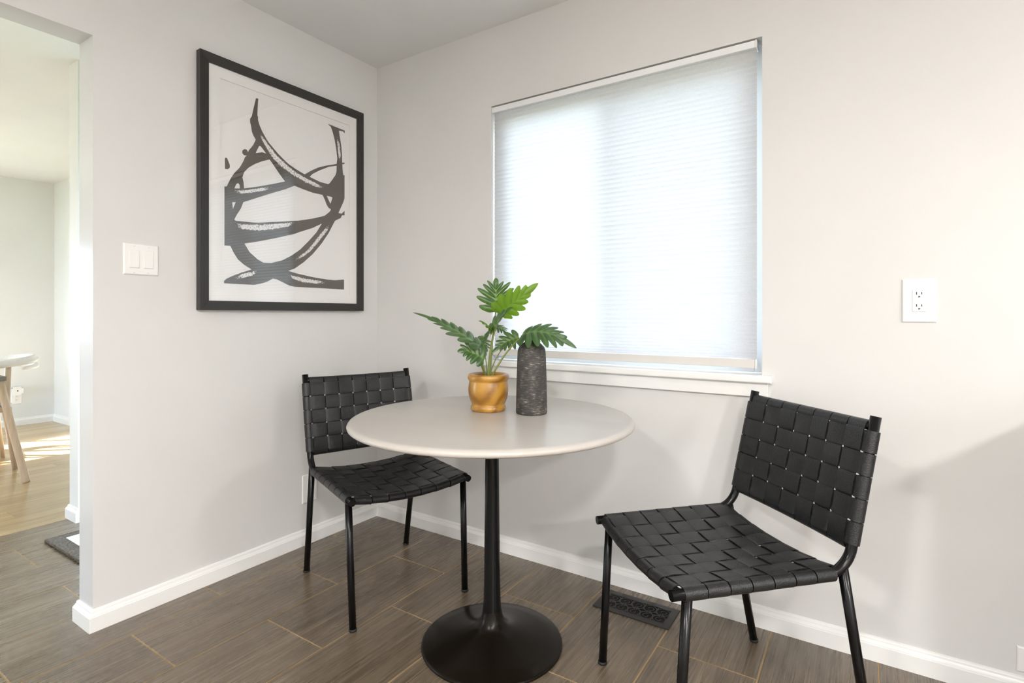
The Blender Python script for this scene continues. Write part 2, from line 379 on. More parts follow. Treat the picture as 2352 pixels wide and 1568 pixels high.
# reveal faces are the wall; stool and apron
bm = bmesh.new(); box(bm, WX0-.0325, WX1+.034, -.034, 0, .8565, .883); box(bm, WX0+.0005, WX1-.0005, 0, .0595, .8565, .883)
bmesh.ops.remove_doubles(bm, verts=bm.verts[:], dist=1e-5)
es = [e for e in bm.edges if all(abs(v.co.y+.034) < 1e-4 for v in e.verts)]
bmesh.ops.bevel(bm, geom=es, offset=.005, segments=3, affect='EDGES', profile=.5)
st = tag(mesh_obj('trim_1', bm, M['trim']), 'white painted window stool with a rounded front edge', None, None, 'structure')
ap = tag(boxobj('trim_2', (WX0-.018, WX1+.020, -.015, 0, .806, .8565), M['trim'], None, .002, 2), 'flat white apron board under the window stool', None, None, 'structure')

# ------------------------------------------------------------------ window shade
BX0, BX1 = .772, 1.916
bl = empty('window_shade', ((BX0+BX1)/2, .025, .903))
tag(bl, 'white pleated cellular shade drawn down over the window above the table', 'window shade')
def bpart(name, o):
    o.name = name; o.parent = bl; o.matrix_parent_inverse = Matrix.Translation(-Vector(bl.location)); return o
hr = bpart('headrail', boxobj('headrail', (BX0-.001, BX1-.005, .003, .046, 2.041, 2.0665), M['vinyl'], None, .002, 2))
bpart('end_cap', boxobj('end_cap', (BX1-.0045, BX1+.001, .002, .047, 2.040, 2.0675), M['plastic'], None, .001, 1))
bpart('end_cap', boxobj('end_cap', (BX0-.004, BX0-.0015, .002, .047, 2.040, 2.0675), M['plastic'], None, .001, 1))
bm = bmesh.new(); zt, zbm = 2.041, .936; z = zt; prof = [(.021, zt)]; k = 0
while z > zbm+.0005:
    f = (z-zbm)/(zt-zbm); pit = .0192 if f > .16 else .0105+.0087*(f/.16)
    h = pit/2; z = max(z-h, zbm); k += 1
    prof.append((.0186 if k % 2 else .0214, z))
va = [bm.verts.new((BX0+.001, y, zz)) for y, zz in prof]; vb = [bm.verts.new((BX1-.001, y, zz)) for y, zz in prof]
for i in range(len(prof)-1): bm.faces.new((va[i], va[i+1], vb[i+1], vb[i]))
bpart('fabric', mesh_obj('fabric', bm, M['blind']))
br = bpart('bottom_rail', boxobj('bottom_rail', (BX0, BX1-.006, .007, .040, .9035, .9355), plain('shade_rail_beige', (.66, .64, .61), .4), None, .003, 2))
bpart('end_cap', boxobj('end_cap', (BX1-.0058, BX1, .0065, .0405, .903, .936), M['vinyl'], None, .0015, 1))

# ------------------------------------------------------------------ dining (west) window
w2 = empty('window_2', (XW, (DY0+DY1)/2, DZ0)); tag(w2, kind='structure')
def w2part(name, d, m, bevel=.002):
    o = boxobj(name, d, m, None, bevel, 1); o.parent = w2; o.matrix_parent_inverse = Matrix.Translation(-Vector(w2.location)); return o
xa, xb = XW-.09, XW-.05
for d in ((xa, xb, DY0, DY0+.04, DZ0, DZ1), (xa, xb, DY1-.04, DY1, DZ0, DZ1), (xa, xb, DY0+.04, DY1-.04, DZ0, DZ0+.04), (xa, xb, DY0+.04, DY1-.04, DZ1-.04, DZ1)): w2part('window_frame', d, M['vinyl'])
for y in (-1.44, -1.97, -2.47): w2part('mullion', (xa, xb, y-.02, y+.02, DZ0+.04, DZ1-.04), M['vinyl'])
w2part('pane', (XW-.072, XW-.068, DY0+.041, DY1-.041, DZ0+.041, DZ1-.041), M['glass'], 0)

dr = empty('door_1', ((KX0+KX1)/2, .05, 0)); tag(dr, kind='structure')
for d in ((KX0+.005, KX0+.13, .005, KZ-.005), (KX1-.13, KX1-.005, .005, KZ-.005), (KX0+.13, KX1-.13, .005, .25), (KX0+.13, KX1-.13, KZ-.14, KZ-.005)):
    o = boxobj('door_rail', (d[0], d[1], .045, .085, d[2], d[3]), M['trim'], None, .002, 1); o.parent = dr; o.matrix_parent_inverse = Matrix.Translation(-Vector(dr.location))
o = boxobj('pane', (KX0+.131, KX1-.131, .062, .066, .251, KZ-.141), M['glass']); o.parent = dr; o.matrix_parent_inverse = Matrix.Translation(-Vector(dr.location))
bm = bmesh.new(); lathe(bm, [(0, 0), (.012, 0), (.012, .03), (.026, .04), (.028, .055), (.018, .066), (0, .068)], 24); bmesh.ops.rotate(bm, verts=bm.verts[:], matrix=Matrix.Rotation(PI/2, 3, 'X')); bmesh.ops.translate(bm, verts=bm.verts[:], vec=(KX0+.07, .046, .95))
o = mesh_obj('door_knob', bm, M['black_metal'], None, True); o.parent = dr; o.matrix_parent_inverse = Matrix.Translation(-Vector(dr.location))
w3 = empty('added_window', ((GX0+GX1)/2, YS, 0)); tag(w3, kind='structure')  # unseen glazing added to bring more light into the dining room
def w3part(name, d, m, bevel=.002):
    o = boxobj(name, d, m, None, bevel, 1); o.parent = w3; o.matrix_parent_inverse = Matrix.Translation(-Vector(w3.location)); return o
for d in ((GX0, GX0+.06, 0, GZ1), (GX1-.06, GX1, 0, GZ1), ((GX0+GX1)/2-.04, (GX0+GX1)/2+.04, .08, GZ1-.06), (GX0+.06, GX1-.06, 0, .08), (GX0+.06, GX1-.06, GZ1-.06, GZ1)): w3part('added_door_frame', (d[0], d[1], YS-.09, YS-.05, d[2], d[3]), M['vinyl'])
w3part('pane', (GX0+.061, GX1-.061, YS-.072, YS-.068, .081, GZ1-.061), M['glass'], 0)

# ------------------------------------------------------------------ ceiling lamps (recessed, over the kitchen behind the camera; last two added to balance brightness)
M['lens'] = mk_emit('lamp_lens', (1, .93, .83), 6)
for i, ((lx, ly), e) in enumerate(LAMPS):
    r = empty('ceiling_light', (lx, ly, CEIL)); tag(r, ('round white flush ceiling light in the middle of the kitchen', 'round white flush ceiling light nearest the grey countertop', 'unseen ceiling light added for brightness nearest the doorway to the passage', 'unseen ceiling light added for brightness in the kitchen corner away from the window')[i], 'ceiling light', 'kitchen ceiling lights')
    bm = bmesh.new(); lathe(bm, [(.17, 0), (.19, 0), (.19, -.012), (.18, -.02), (.165, -.02), (.165, 0)], 40); mesh_obj('trim_ring', bm, M['trim'], r, True)
    bm = bmesh.new(); lathe(bm, [(.0, -.006), (.164, -.006), (.164, -.002), (0, -.002)], 40); bmesh.ops.recalc_face_normals(bm, faces=bm.faces[:]); mesh_obj('lens', bm, M['lens'], r)
    ld = bpy.data.lights.new('lamp', 'AREA'); ld.shape = 'DISK'; ld.size = .32; ld.energy = e; ld.color = (1, .975, .945)
    lo = bpy.data.objects.new('lamp', ld); link(lo, r); lo.location = (0, 0, -.022)

# ------------------------------------------------------------------ framed print
AY0, AY1, AZ0, AZ1 = -.956, -.121, 1.113, 2.151
art = empty('framed_print', (0, (AY0+AY1)/2, AZ0)); tag(art, 'large black framed abstract brush stroke print hanging beside the room corner', 'framed art')
AINV = Matrix.Translation(-Vector(art.location))
def apart(o): o.parent = art; o.matrix_parent_inverse = AINV; return o
FW = .038; D0, D1 = .003, .032
def rail(pts_out, pts_in):
    bm = bmesh.new()      # front face slopes in a little towards the picture
    (a, b), (c, d) = pts_out, pts_in
    q = [(D0, *a), (D0, *b), (D0, *d), (D0, *c), (D1, *a), (D1, *b), (D1-.006, *d), (D1-.006, *c)]
    v = [bm.verts.new(p) for p in q]
    for f in ((3,2,1,0),(4,5,6,7),(0,1,5,4),(1,2,6,5),(2,3,7,6),(3,0,4,7)): bm.faces.new([v[i] for i in f])
    bmesh.ops.recalc_face_normals(bm, faces=bm.faces[:]); bmesh.ops.bevel(bm, geom=bm.edges[:], offset=.0007, segments=1, affect='EDGES')
    apart(mesh_obj('frame_rail', bm, M['frame_wood']))
o4 = [(AY0, AZ0), (AY1, AZ0), (AY1, AZ1), (AY0, AZ1)]; i4 = [(AY0+FW, AZ0+FW), (AY1-FW, AZ0+FW), (AY1-FW, AZ1-FW), (AY0+FW, AZ1-FW)]
for k in range(4): rail((o4[k], o4[(k+1) % 4]), (i4[k], i4[(k+1) % 4]))
# mat board with a window, paper behind it
MY0, MY1, MZ0, MZ1 = -.869, -.202, 1.190, 2.067
bm = bmesh.new(); e = .002
for d in ((AY0+FW-e, MY0, AZ0+FW-e, AZ1-FW+e), (MY1, AY1-FW+e, AZ0+FW-e, AZ1-FW+e), (MY0, MY1, AZ0+FW-e, MZ0), (MY0, MY1, MZ1, AZ1-FW+e)): box(bm, .014, .0185, d[0], d[1], d[2], d[3])
apart(mesh_obj('mat_board', bm, M['matboard']))
apart(boxobj('paper', (.008, .0125, MY0-.01, MY1+.01, MZ0-.01, MZ1+.01), M['paper']))
ARTP = .0180
def uv(x, y, s=450/1086.0):
    """pixel of the traced crop -> point on the print"""
    px, py = 430+x*s, 90+y*s
    d = AX*F_PX + RX*(px-1176) - Vector((0, 0, 1))*(py-HORIZON); t = (ARTP-CAM.x)/d.x; q = CAM+d*t
    return (q.y, q.z)
STROKES = [
 [(385,325),(372,380),(362,425),(352,440),(352,458),(358,480),(362,510),(372,535),(384,555),(410,590),(440,630),(460,665),(485,700),(515,745),(548,790),(592,808),(640,828),(700,850),(755,862),(800,872),(845,872),(845,780),(820,778),(800,795),(785,802),(740,790),(700,770),(650,745),(600,715),(550,680),(510,640),(475,600),(445,555),(420,510),(405,475),(396,445),(397,430),(393,420),(395,370),(398,328)],
 [(783,468),(800,474),(877,505),(877,521),(867,510),(845,505),(848,530),(858,590),(862,640),(863,683),(876,683),(876,690),(864,693),(866,730),(870,755),(876,750),(876,882),(868,905),(800,872),(780,840),(790,802),(810,775),(826,752),(832,730),(832,690),(836,660),(830,610),(822,560),(812,520),(800,484)],
 [(655,748),(690,728),(730,710),(780,698),(834,690),(834,700),(790,706),(740,725),(700,745),(680,764)],
 [(384,555),(370,585),(345,615),(335,645),(325,650),(315,675),(295,710),(265,740),(245,770),(230,800),(222,817),(262,845),(267,822),(276,802),(286,796),(294,806),(296,832),(320,830),(316,790),(310,765),(320,735),(345,710),(380,690),(420,675),(462,665),(445,634),(420,625),(383,630),(403,590),(412,592)],
 [(322,607),(334,611),(340,622),(348,628),(336,645),(318,641),(309,630),(309,616)],
 [(215,655),(225,657),(232,675),(240,695),(240,710),(230,719),(213,718),(212,665)],
 [(210,815),(222,815),(262,826),(319,826),(400,815),(480,801),(548,787),(600,776),(600,810),(550,830),(480,850),(400,875),(315,902),(273,902),(253,902),(210,902)],
 [(210,900),(253,900),(257,940),(273,902),(316,900),(300,940),(280,970),(265,998),(275,1010),(262,1145),(210,1142)],
 [(260,998),(275,1006),(300,1008),(400,1018),(500,1015),(600,1008),(700,993),(765,978),(800,950),(820,1006),(752,1020),(700,1045),(620,1070),(600,1078),(500,1100),(400,1120),(320,1132),(258,1144)],
 [(240,1138),(320,1130),(350,1180),(395,1220),(430,1240),(470,1242),(470,1330),(400,1292),(360,1275),(320,1250),(285,1220),(260,1180)],
 [(752,1018),(800,985),(824,1004),(810,1030),(790,1070),(750,1130),(700,1190),(650,1235),(600,1270),(562,1284),(520,1300),(460,1290),(460,1242),(530,1225),(580,1200),(630,1165),(680,1115),(720,1070)],
 [(808,860),(876,880),(868,905),(842,962),(860,966),(876,950),(876,975),(862,975),(855,990),(830,1002),(818,1008),(790,1002),(760,982),(785,968),(800,945),(795,935),(797,915),(808,880)],
 [(752,858),(776,864),(790,895),(800,915),(800,940),(788,935),(776,915),(768,892)],
 [(208,1338),(225,1325),(270,1305),(330,1285),(385,1268),(430,1238),(470,1240),(530,1225),(562,1283),(620,1300),(700,1318),(770,1330),(820,1335),(873,1331),(873,1387),(740,1379),(602,1372),(570,1365),(540,1350),(500,1330),(478,1326),(450,1342),(420,1352),(375,1361),(208,1352)]]
bm = bmesh.new()
for i, s in enumerate(STROKES):
    vs = [bm.verts.new((.01262+.00001*i, *uv(*q))) for q in s]
    for t in tessellate_polygon([[Vector((v.co.y, v.co.z, 0)) for v in vs]]): bm.faces.new([vs[k] for k in t])
for f in bm.faces:
    f.normal_update()
    if f.normal.x < 0: f.normal_flip()
ink = apart(mesh_obj('brush_strokes', bm, M['ink']))
DRY = [([(398,512),(425,555),(455,600),(490,650),(540,700),(600,745),(660,780),(720,808),(778,830)], (8,24,34,44,44,36,34,30,12)),
 ([(830,528),(842,580),(848,640),(852,692)], (8,20,22,8)), ([(246,838),(300,846),(360,840),(420,831),(498,820)], (18,28,30,28,14)),
 ([(252,1018),(310,1038),(400,1044),(480,1038),(560,1028),(616,1012)], (16,46,50,48,36,14)),
 ([(803,1008),(770,1060),(730,1110),(680,1170),(640,1200),(588,1232)], (10,28,32,26,22,10)),
 ([(250,1332),(310,1312),(360,1300),(412,1273)], (14,38,36,14)), ([(536,1298),(600,1322),(660,1338),(720,1345),(805,1349)], (14,30,38,30,10))]
bm = bmesh.new(); lay = bm.verts.layers.float.new('rib')
for cpts, ws in DRY:
    rows_ = []
    for i, (p, w) in enumerate(zip(cpts, ws)):
        a = Vector(cpts[max(i-1, 0)]); b = Vector(cpts[min(i+1, len(cpts)-1)]); t = (b-a).normalized(); nn = Vector((-t.y, t.x)); row = []
        for u in (-1, -.4, .4, 1):
            q = Vector(p)+nn*w*.55*u; v = bm.verts.new((.01285, *uv(*q))); v[lay] = (1 if abs(u) < .5 else 0)*(.35 if i in (0, len(cpts)-1) else 1); row.append(v)
        rows_.append(row)
    for r0, r1 in zip(rows_, rows_[1:]):
        for k in range(3): bm.faces.new((r0[k], r0[k+1], r1[k+1], r1[k]))
for f in bm.faces:
    f.normal_update()
    if f.normal.x < 0: f.normal_flip()
dry = apart(mesh_obj('dry_brush_streaks', bm, M['dry']))
apart(boxobj('glass', (.0205, .0225, AY0+FW-.001, AY1-FW+.001, AZ0+FW-.001, AZ1-FW+.001), M['art_glass']))

# ------------------------------------------------------------------ plates
def plate(name, w, h, loc, rz, label, cat):
    """wall plate in the local x-z plane, facing local -y"""
    r = empty(name, loc, rz); tag(r, label, cat)
    bm = bmesh.new(); box(bm, -w/2, w/2, -.0055, 0, -h/2, h/2)
    bmesh.ops.bevel(bm, geom=[e for e in bm.edges if all(v.co.y < -.005 for v in e.verts)], offset=.004, segments=3, affect='EDGES', profile=.4)
    mesh_obj('plate', bm, M['plastic'], r); return r
def screw(r, x, z):
    bm = bmesh.new(); lathe(bm, [(0, .0068), (.0022, .0066), (.003, .0058), (.003, .004)], 14); bmesh.ops.rotate(bm, verts=bm.verts[:], matrix=Matrix.Rotation(PI/2, 3, 'X'))
    bmesh.ops.translate(bm, verts=bm.verts[:], vec=(x, 0, z)); bmesh.ops.recalc_face_normals(bm, faces=bm.faces[:]); mesh_obj('screw', bm, M['plastic'], r, True)
def receptacle(r, gw=.033, gh=.067):
    ins = boxobj('receptacle', (-gw/2, gw/2, -.0075, -.004, -gh/2, gh/2), M['plastic'], r, .001, 1)
    for zc in (.0185, -.0185):
        for x, hh in ((-.0063, .0082), (.0063, .0068)):
            o = boxobj('slot', (x-.0011, x+.0011, -.0078, -.0070, zc+.004-hh/2, zc+.004+hh/2), M['slot'], ins)
        bm = bmesh.new(); pts = [(.0026*math.cos(a), .0026*math.sin(a)) for a in [PI*i/10 for i in range(11)]]+[(-.0026, -.0014), (.0026, -.0014)]
        bm.faces.new([bm.verts.new((x, -.00772, zc-.0068+z)) for x, z in pts]); bmesh.ops.recalc_face_normals(bm, faces=bm.faces[:]); mesh_obj('ground_hole', bm, M['slot'], ins)
sw = plate('light_switch', .116, .114, (0, -1.152, 1.297), PI/2, 'white double rocker light switch between the doorway and the framed print', 'light switch')
for x in (-.0235, .0235):
    fr_ = boxobj('switch_surround', (x-.0172, x+.0172, -.0062, -.004, -.0335, .0335), M['plastic'], sw, .0006, 1)
    bm = bmesh.new(); hw = .0150; v = [bm.verts.new(p) for p in ((x-hw,-.0058,.031),(x+hw,-.0058,.031),(x+hw,-.0095,-.031),(x-hw,-.0095,-.031),(x-hw,-.003,.031),(x+hw,-.003,.031),(x+hw,-.003,-.031),(x-hw,-.003,-.031))]
    for f in ((0,1,2,3),(4,7,6,5),(0,4,5,1),(1,5,6,2),(2,6,7,3),(3,7,4,0)): bm.faces.new([v[i] for i in f])
    bmesh.ops.recalc_face_normals(bm, faces=bm.faces[:]); bmesh.ops.bevel(bm, geom=bm.edges[:], offset=.0006, segments=1, affect='EDGES'); mesh_obj('rocker', bm, M['plastic'], sw)
    for z in (-.0485, .0485): screw(sw, x, z)
ob = plate('wall_outlet', .0855, .133, (2.376, 0, 1.137), 0, 'white oversized wall outlet to the right of the window', 'wall outlet'); receptacle(ob, .035, .068)
oa = plate('wall_outlet', .082, .134, (0, -.430, .262), PI/2, 'white wall outlet low on the wall behind the chair in the corner', 'wall outlet'); receptacle(oa, .035, .068)
oc = plate('wall_plate', .118, .072, (2.656, 0, .121), 0, 'white cover plate low on the wall above the baseboard at the right edge', 'wall plate')
screw(oc, -.03, 0); screw(oc, .03, 0)
od = plate('wall_outlet', .078, .118, (XW, -.297, .272), PI/2, 'white wall outlet low on the far wall of the room beyond the doorway', 'wall outlet'); receptacle(od)
pc = empty('plug_in_device', (XW, -.297, .30)); tag(pc, 'small white rounded device plugged into the outlet beyond the doorway', 'plug')
bm = bmesh.new(); box(bm, .0085, .040, -.045, .045, 0, .083); bmesh.ops.bevel(bm, geom=[e for e in bm.edges if abs(e.verts[0].co.x-e.verts[1].co.x) > .01], offset=.016, segments=4, affect='EDGES'); mesh_obj('case', bm, M['plastic'], pc)
bm = bmesh.new(); lathe(bm, [(0, .0405), (.006, .0405), (.006, .039)], 14); bmesh.ops.rotate(bm, verts=bm.verts[:], matrix=Matrix.Rotation(PI/2, 3, 'Y')); bmesh.ops.translate(bm, verts=bm.verts[:], vec=(0, 0, .045)); mesh_obj('sensor_dot', bm, M['slot'], pc)

# ------------------------------------------------------------------ floor register
vr = empty('floor_vent', (1.5245, -.1355, 0)); tag(vr, 'black metal floor vent with scroll grille beside the baseboard', 'floor vent')
VW, VD, OW, OD, VZ = .285, .143, .236, .094, .0045
bm = bmesh.new()
for d in ((-VW/2, VW/2, -VD/2, -OD/2), (-VW/2, VW/2, OD/2, VD/2), (-VW/2, -OW/2, -OD/2, OD/2), (OW/2, VW/2, -OD/2, OD/2)): box(bm, *d, .0002, VZ)
mesh_obj('rim', bm, plain('vent_iron', (.020, .018, .016), .42), vr)
vm = bpy.data.materials['vent_iron']
bm = bmesh.new(); UN = (0, 0, 1)
def ring(cx, cy, r, t, a0=0, a1=2*PI, n=28, spiral=0):
    pts = [(cx+(r-spiral*k/n)*math.cos(a0+(a1-a0)*k/n), cy+(r-spiral*k/n)*math.sin(a0+(a1-a0)*k/n), .0028) for k in range(n+1)]
    tube(bm, pts, t, 6, True, (UN, .55))
pit = OW/5
for k in range(5):
    cx = -OW/2+pit*(k+.5)
    for s in (1, -1):
        ring(cx, s*.0235, .0232, .0022)
        ring(cx, s*.0265, .014, .0019, -PI*.5*s, -PI*.5*s+PI*1.7, 22, .008)
        ring(cx+.0, s*.0055, .0055, .0016, n=14)
    for s in (1, -1): ring(cx+s*.0065, 0, .005, .0015, n=12)
for k in range(6):
    cx = -OW/2+pit*k
    for s in (1, -1):
        tube(bm, [(cx, s*OD/2, .0028), (cx*.999, s*.030, .0028)], .0022, 6, True, (UN, .55))
        if 0 < k < 5: tube(bm, [(cx-.004, s*.008, .0028), (cx+.004, s*.008, .0028)], .0018, 6, True, (UN, .55))
mesh_obj('scroll_grille', bm, vm, vr)
boxobj('duct', (-OW/2, OW/2, -OD/2, OD/2, .0002, .0008), plain('duct_dark', (.003, .003, .003), .8), vr)

# ------------------------------------------------------------------ table
TX, TY, TZ = 1.194, -.594, .757
tb = empty('bistro_table', (TX, TY, 0)); tag(tb, 'round pale grey table on a black trumpet pedestal base', 'table')
bm = bmesh.new(); R, H = .467, .0245
prof = [(0, TZ), (R-.016, TZ), (R-.010, TZ-.0008), (R-.005, TZ-.0035), (R-.0015, TZ-.008), (R, TZ-.0125), (R-.002, TZ-.018), (R-.008, TZ-.0222), (R-.018, TZ-H), (0, TZ-H)]
lathe(bm, prof[::-1], 128); mesh_obj('tabletop', bm, M['tabletop'], tb, True)
bm = bmesh.new()
lathe(bm, [(0, .0), (.233, .0), (.2345, .003), (.2335, .008), (.228, .0115), (.18, .021), (.13, .0315), (.095, .041), (.070, .050), (.053, .0605), (.042, .074), (.035, .090), (.031, .110)], 96); mesh_obj('pedestal_base', bm, M['base_metal'], tb, True)
bm = bmesh.new(); lathe(bm, [(.031, .110), (.029, .14), (.0272, .2), (.0255, .35), (.0235, .55), (.0218, TZ-H-.006), (.06, TZ-H-.004), (.06, TZ-H)], 64); mesh_obj('column', bm, M['black_metal'], tb, True)

# ------------------------------------------------------------------ woven chairs
CW, XF, ZF, ZR = .467, .478, .448, .455
XT, ZT = -.086, .838
RT = .0128; TH = .0026; AMP = .0031
def zr(x): return ZR+(ZF-ZR)*x/XF
def wv(t): # flattened weave wave
    c = math.cos(PI*t); return math.copysign(abs(c)**.5, c)
def strip(bm, pts, nrm, side, w, th=TH, ws=None):
    """ribbon: points along the middle, outward normals, unit side vector"""
    side = Vector(side); rings = []
    for q_, (p, n) in enumerate(zip(pts, nrm)):
        p, n = Vector(p), Vector(n); w = ws[q_]
        rings.append([bm.verts.new(p+side*sx*w/2+n*sz*th/2) for sx, sz in ((-1, -1), (1, -1), (1, 1), (-1, 1))])
    for a, b in zip(rings, rings[1:]):
        for k in range(4): bm.faces.new((a[k], a[(k+1) % 4], b[(k+1) % 4], b[k]))
    bm.faces.new(rings[0][::-1]); bm.faces.new(rings[-1]); bmesh.ops.recalc_face_normals(bm, faces=bm.faces[:])
def finish_strap(bm, name, root):
    o = mesh_obj(name, bm, M['leather'], root)
    for p in o.data.polygons: p.use_smooth = True
    if hasattr(o.data, 'set_sharp_from_angle'): o.data.set_sharp_from_angle(angle=math.radians(40))
    return o
GAP = .0028
def waist(t):   # straps are drawn in a little where they pass between the crossing ones
    d = abs((t % 1)-.5)*.06; return .0044*math.exp(-(d/.0045)**2)
SEAT_SAG, MID_SAG, BOW = .020, .007, .016
NX, PX_, X0S = 7, .0585, .4500          # straps running side to side, counted from the front
NY, PY_ = 7, .0634                       # straps running front to back
XFR, XRR = .455, .030                    # front and rear seat rails
def seat_z(x, y):
    u = 1-(2*y/CW)**2
    return zr(x)+RT+TH/2+.0008-SEAT_SAG*u - MID_SAG*u*math.sin(PI*min(max((x-XRR)/(XFR-XRR), 0), 1))
def make_chair(name, loc, rz, label):
    root = empty(name, loc, rz); tag(root, label, 'chair', 'woven strap chairs')
    bk = Vector((XT, 0, ZT-ZR)); bl_ = bk.length; bd = bk/bl_; bn = Vector((bd.z, 0, -bd.x))   # along post, forward normal
    if bn.x < 0: bn = -bn
    for s in (1, -1):
        y = s*CW/2; rr = .062
        fdir = Vector((XF, 0, ZF-ZR)).normalized(); corner = Vector((0, y, ZR))
        a = corner+fdir*rr; b = corner+bd*rr
        pts = [Vector((XF, y, ZF)), Vector((XF*.6, y, zr(XF*.6)))]+bez([a, corner+fdir*rr*.42, corner+bd*rr*.42, b], 12)+[corner+bd*bl_*.6, corner+bd*bl_]
        tubeobj('side_rail', pts, RT, M['black_metal'], root, 20)
        for top, foot in ((Vector((.436, y, zr(.436))), Vector((.462, s*.2265, 0))), (Vector((.0137, y, ZR+.016)), Vector((-.078, s*.2295, 0)))):
            d = (foot-top).normalized(); f0 = foot+d*(-.006/abs(d.z))
            lg = tubeobj('leg', [top, top.lerp(f0, .5), f0], RT*.97, M['black_metal'], root, 18)
            bm = bmesh.new(); lathe(bm, [(0, 0), (.0125, 0), (.014, .0015), (.014, .0085), (.0122, .010), (0, .010)], 20, tuple(foot)); mesh_obj('foot_pad', bm, M['slot'], lg, True)
    # cross rails
    def cross(name, f): tubeobj(name, [f(y) for y in [(-CW/2+.004)+(CW-.008)*i/16 for i in range(17)]], RT*.9, M['black_metal'], root, 14)
    cross('front_rail', lambda y: Vector((XFR, y, seat_z(XFR, y)-RT-TH/2)))
    cross('rear_rail', lambda y: Vector((XRR, y, seat_z(XRR, y)-RT-TH/2)))
    S_TOP, S_BOT = bl_-.026, bl_*.175
    def back_p(s, y, off): return Vector((0, y, ZR))+bd*s+bn*(off-BOW*(1-(2*y/CW)**2))
    cross('top_rail', lambda y: back_p(S_TOP, y, 0)); cross('lower_back_rail', lambda y: back_p(S_BOT, y, 0))
    RO = RT+TH/2+.0008
    # seat straps side to side
    for i in range(NX):
        x = X0S-PX_*(i+.5); bm = bmesh.new(); P_, Nn, Ws = [], [], []
        z0 = zr(x)
        arc = [(-PI/2-.5)+(PI+.5)*k/14 for k in range(15)]
        for t in arc: P_.append((x, -CW/2-RO*math.cos(t), z0+RO*math.sin(t))); Nn.append((0, -math.cos(t), math.sin(t)))
        n = 150
        for k in range(1, n):
            y = -CW/2+CW*k/n; q = y/PY_
            edge = min(1, (CW/2-abs(y))/.028)
            z = seat_z(x, y)+AMP*wv(q+i+1)*edge
            Ws += [1e9]*(len(P_)-len(Ws)); Ws.append(PX_-GAP-waist(q)*edge); P_.append((x, y, z)); Nn.append((0, 0, 1))
        for t in arc[::-1]: P_.append((x, CW/2+RO*math.cos(t), z0+RO*math.sin(t))); Nn.append((0, math.cos(t), math.sin(t)))
        strip(bm, P_, Nn, (1, 0, 0), PX_-GAP, TH, [min(w_, PX_-GAP) for w_ in Ws+[1e9]*(len(P_)-len(Ws))]); finish_strap(bm, 'seat_strap', root)
    # seat straps front to back
    for j in range(NY):
        y = (j-(NY-1)/2)*PY_; bm = bmesh.new(); P_, Nn, Ws = [], [], []
        arc = [(-PI/2-.4)+(PI+.4)*k/14 for k in range(15)]
        zc = seat_z(XFR, y)-RT*.9-TH/2-.0008; ro = RT*.9+TH/2+.0008
        for t in arc: P_.append((XFR+ro*math.cos(t), y, zc+ro*math.sin(t))); Nn.append((math.cos(t), 0, math.sin(t)))
        n = 150; x_of = lambda k: XFR+(XRR-XFR)*k/n
        for k in range(1, n):
            x = x_of(k); q = (X0S-x)/PX_-.5; edge = min(1, min(XFR-x, x-XRR)/.02)
            z = seat_z(x, y)-AMP*wv(q-(j-(NY-1)/2)+1)*max(edge, 0)
            Ws += [1e9]*(len(P_)-len(Ws)); Ws.append(PY_-GAP-waist(q)*max(edge, 0)); P_.append((x, y, z)); Nn.append((0, 0, 1))
        zc = seat_z(XRR, y)-RT*.9-TH/2-.0008
        for t in arc[::-1]: P_.append((XRR-ro*math.cos(t), y, zc+ro*math.sin(t))); Nn.append((-math.cos(t), 0, math.sin(t)))
        sy = (seat_z(.2, y+.01)-seat_z(.2, y-.01))/.02
        strip(bm, P_, Nn, Vector((0, 1, sy)).normalized(), PY_-GAP, TH, [min(w_, PY_-GAP) for w_ in Ws+[1e9]*(len(P_)-len(Ws))]); finish_strap(bm, 'seat_strap', root)
    # back straps across
    NB, PB, SB0 = 5, .0575, bl_-.036
    for i in range(NB):
        s = SB0-PB*(i+.5); bm = bmesh.new(); P_, Nn, Ws = [], [], []
        arc = [(-PI/2-.5)+(PI+.5)*k/14 for k in range(15)]
        for t in arc: 
            v = Vector((0, -CW/2-RO*math.cos(t), ZR))+bd*s+bn*RO*math.sin(t); P_.append(v); Nn.append(Vector((0, -math.cos(t), 0))+bn*math.sin(t))
        n = 150
        for k in range(1, n):
            y = -CW/2+CW*k/n; edge = min(1, (CW/2-abs(y))/.028)
            Ws += [1e9]*(len(P_)-len(Ws)); Ws.append(PB-GAP-waist(y/PY_)*edge); P_.append(back_p(s, y, RO+AMP*wv(y/PY_+i)*edge)); Nn.append(bn)
        for t in arc[::-1]:
            v = Vector((0, CW/2+RO*math.cos(t), ZR))+bd*s+bn*RO*math.sin(t); P_.append(v); Nn.append(Vector((0, math.cos(t), 0))+bn*math.sin(t))
        strip(bm, P_, Nn, bd, PB-GAP, TH, [min(w_, PB-GAP) for w_ in Ws+[1e9]*(len(P_)-len(Ws))]); finish_strap(bm, 'back_strap', root)
    # back straps up and down
    for j in range(NY):
        y = (j-(NY-1)/2)*PY_; bm = bmesh.new(); P_, Nn, Ws = [], [], []; ro = RT*.9+TH/2+.0008
        arc = [(-PI/2-.5)+(PI+.5)*k/14 for k in range(15)]
        for t in arc:
            P_.append(back_p(S_TOP, y, ro*math.sin(t))+bd*ro*math.cos(t)); Nn.append(bd*math.cos(t)+bn*math.sin(t))
        n = 110
        for k in range(1, n):
            s = S_TOP+(S_BOT-S_TOP)*k/n; q = (SB0-s)/PB-.5; edge = max(0, min(1, min(S_TOP-s, s-S_BOT)/.018))
            Ws += [1e9]*(len(P_)-len(Ws)); Ws.append(PY_-GAP-waist(q)*edge); P_.append(back_p(s, y, RO-AMP*wv(q-(j-(NY-1)/2))*edge)); Nn.append(bn)
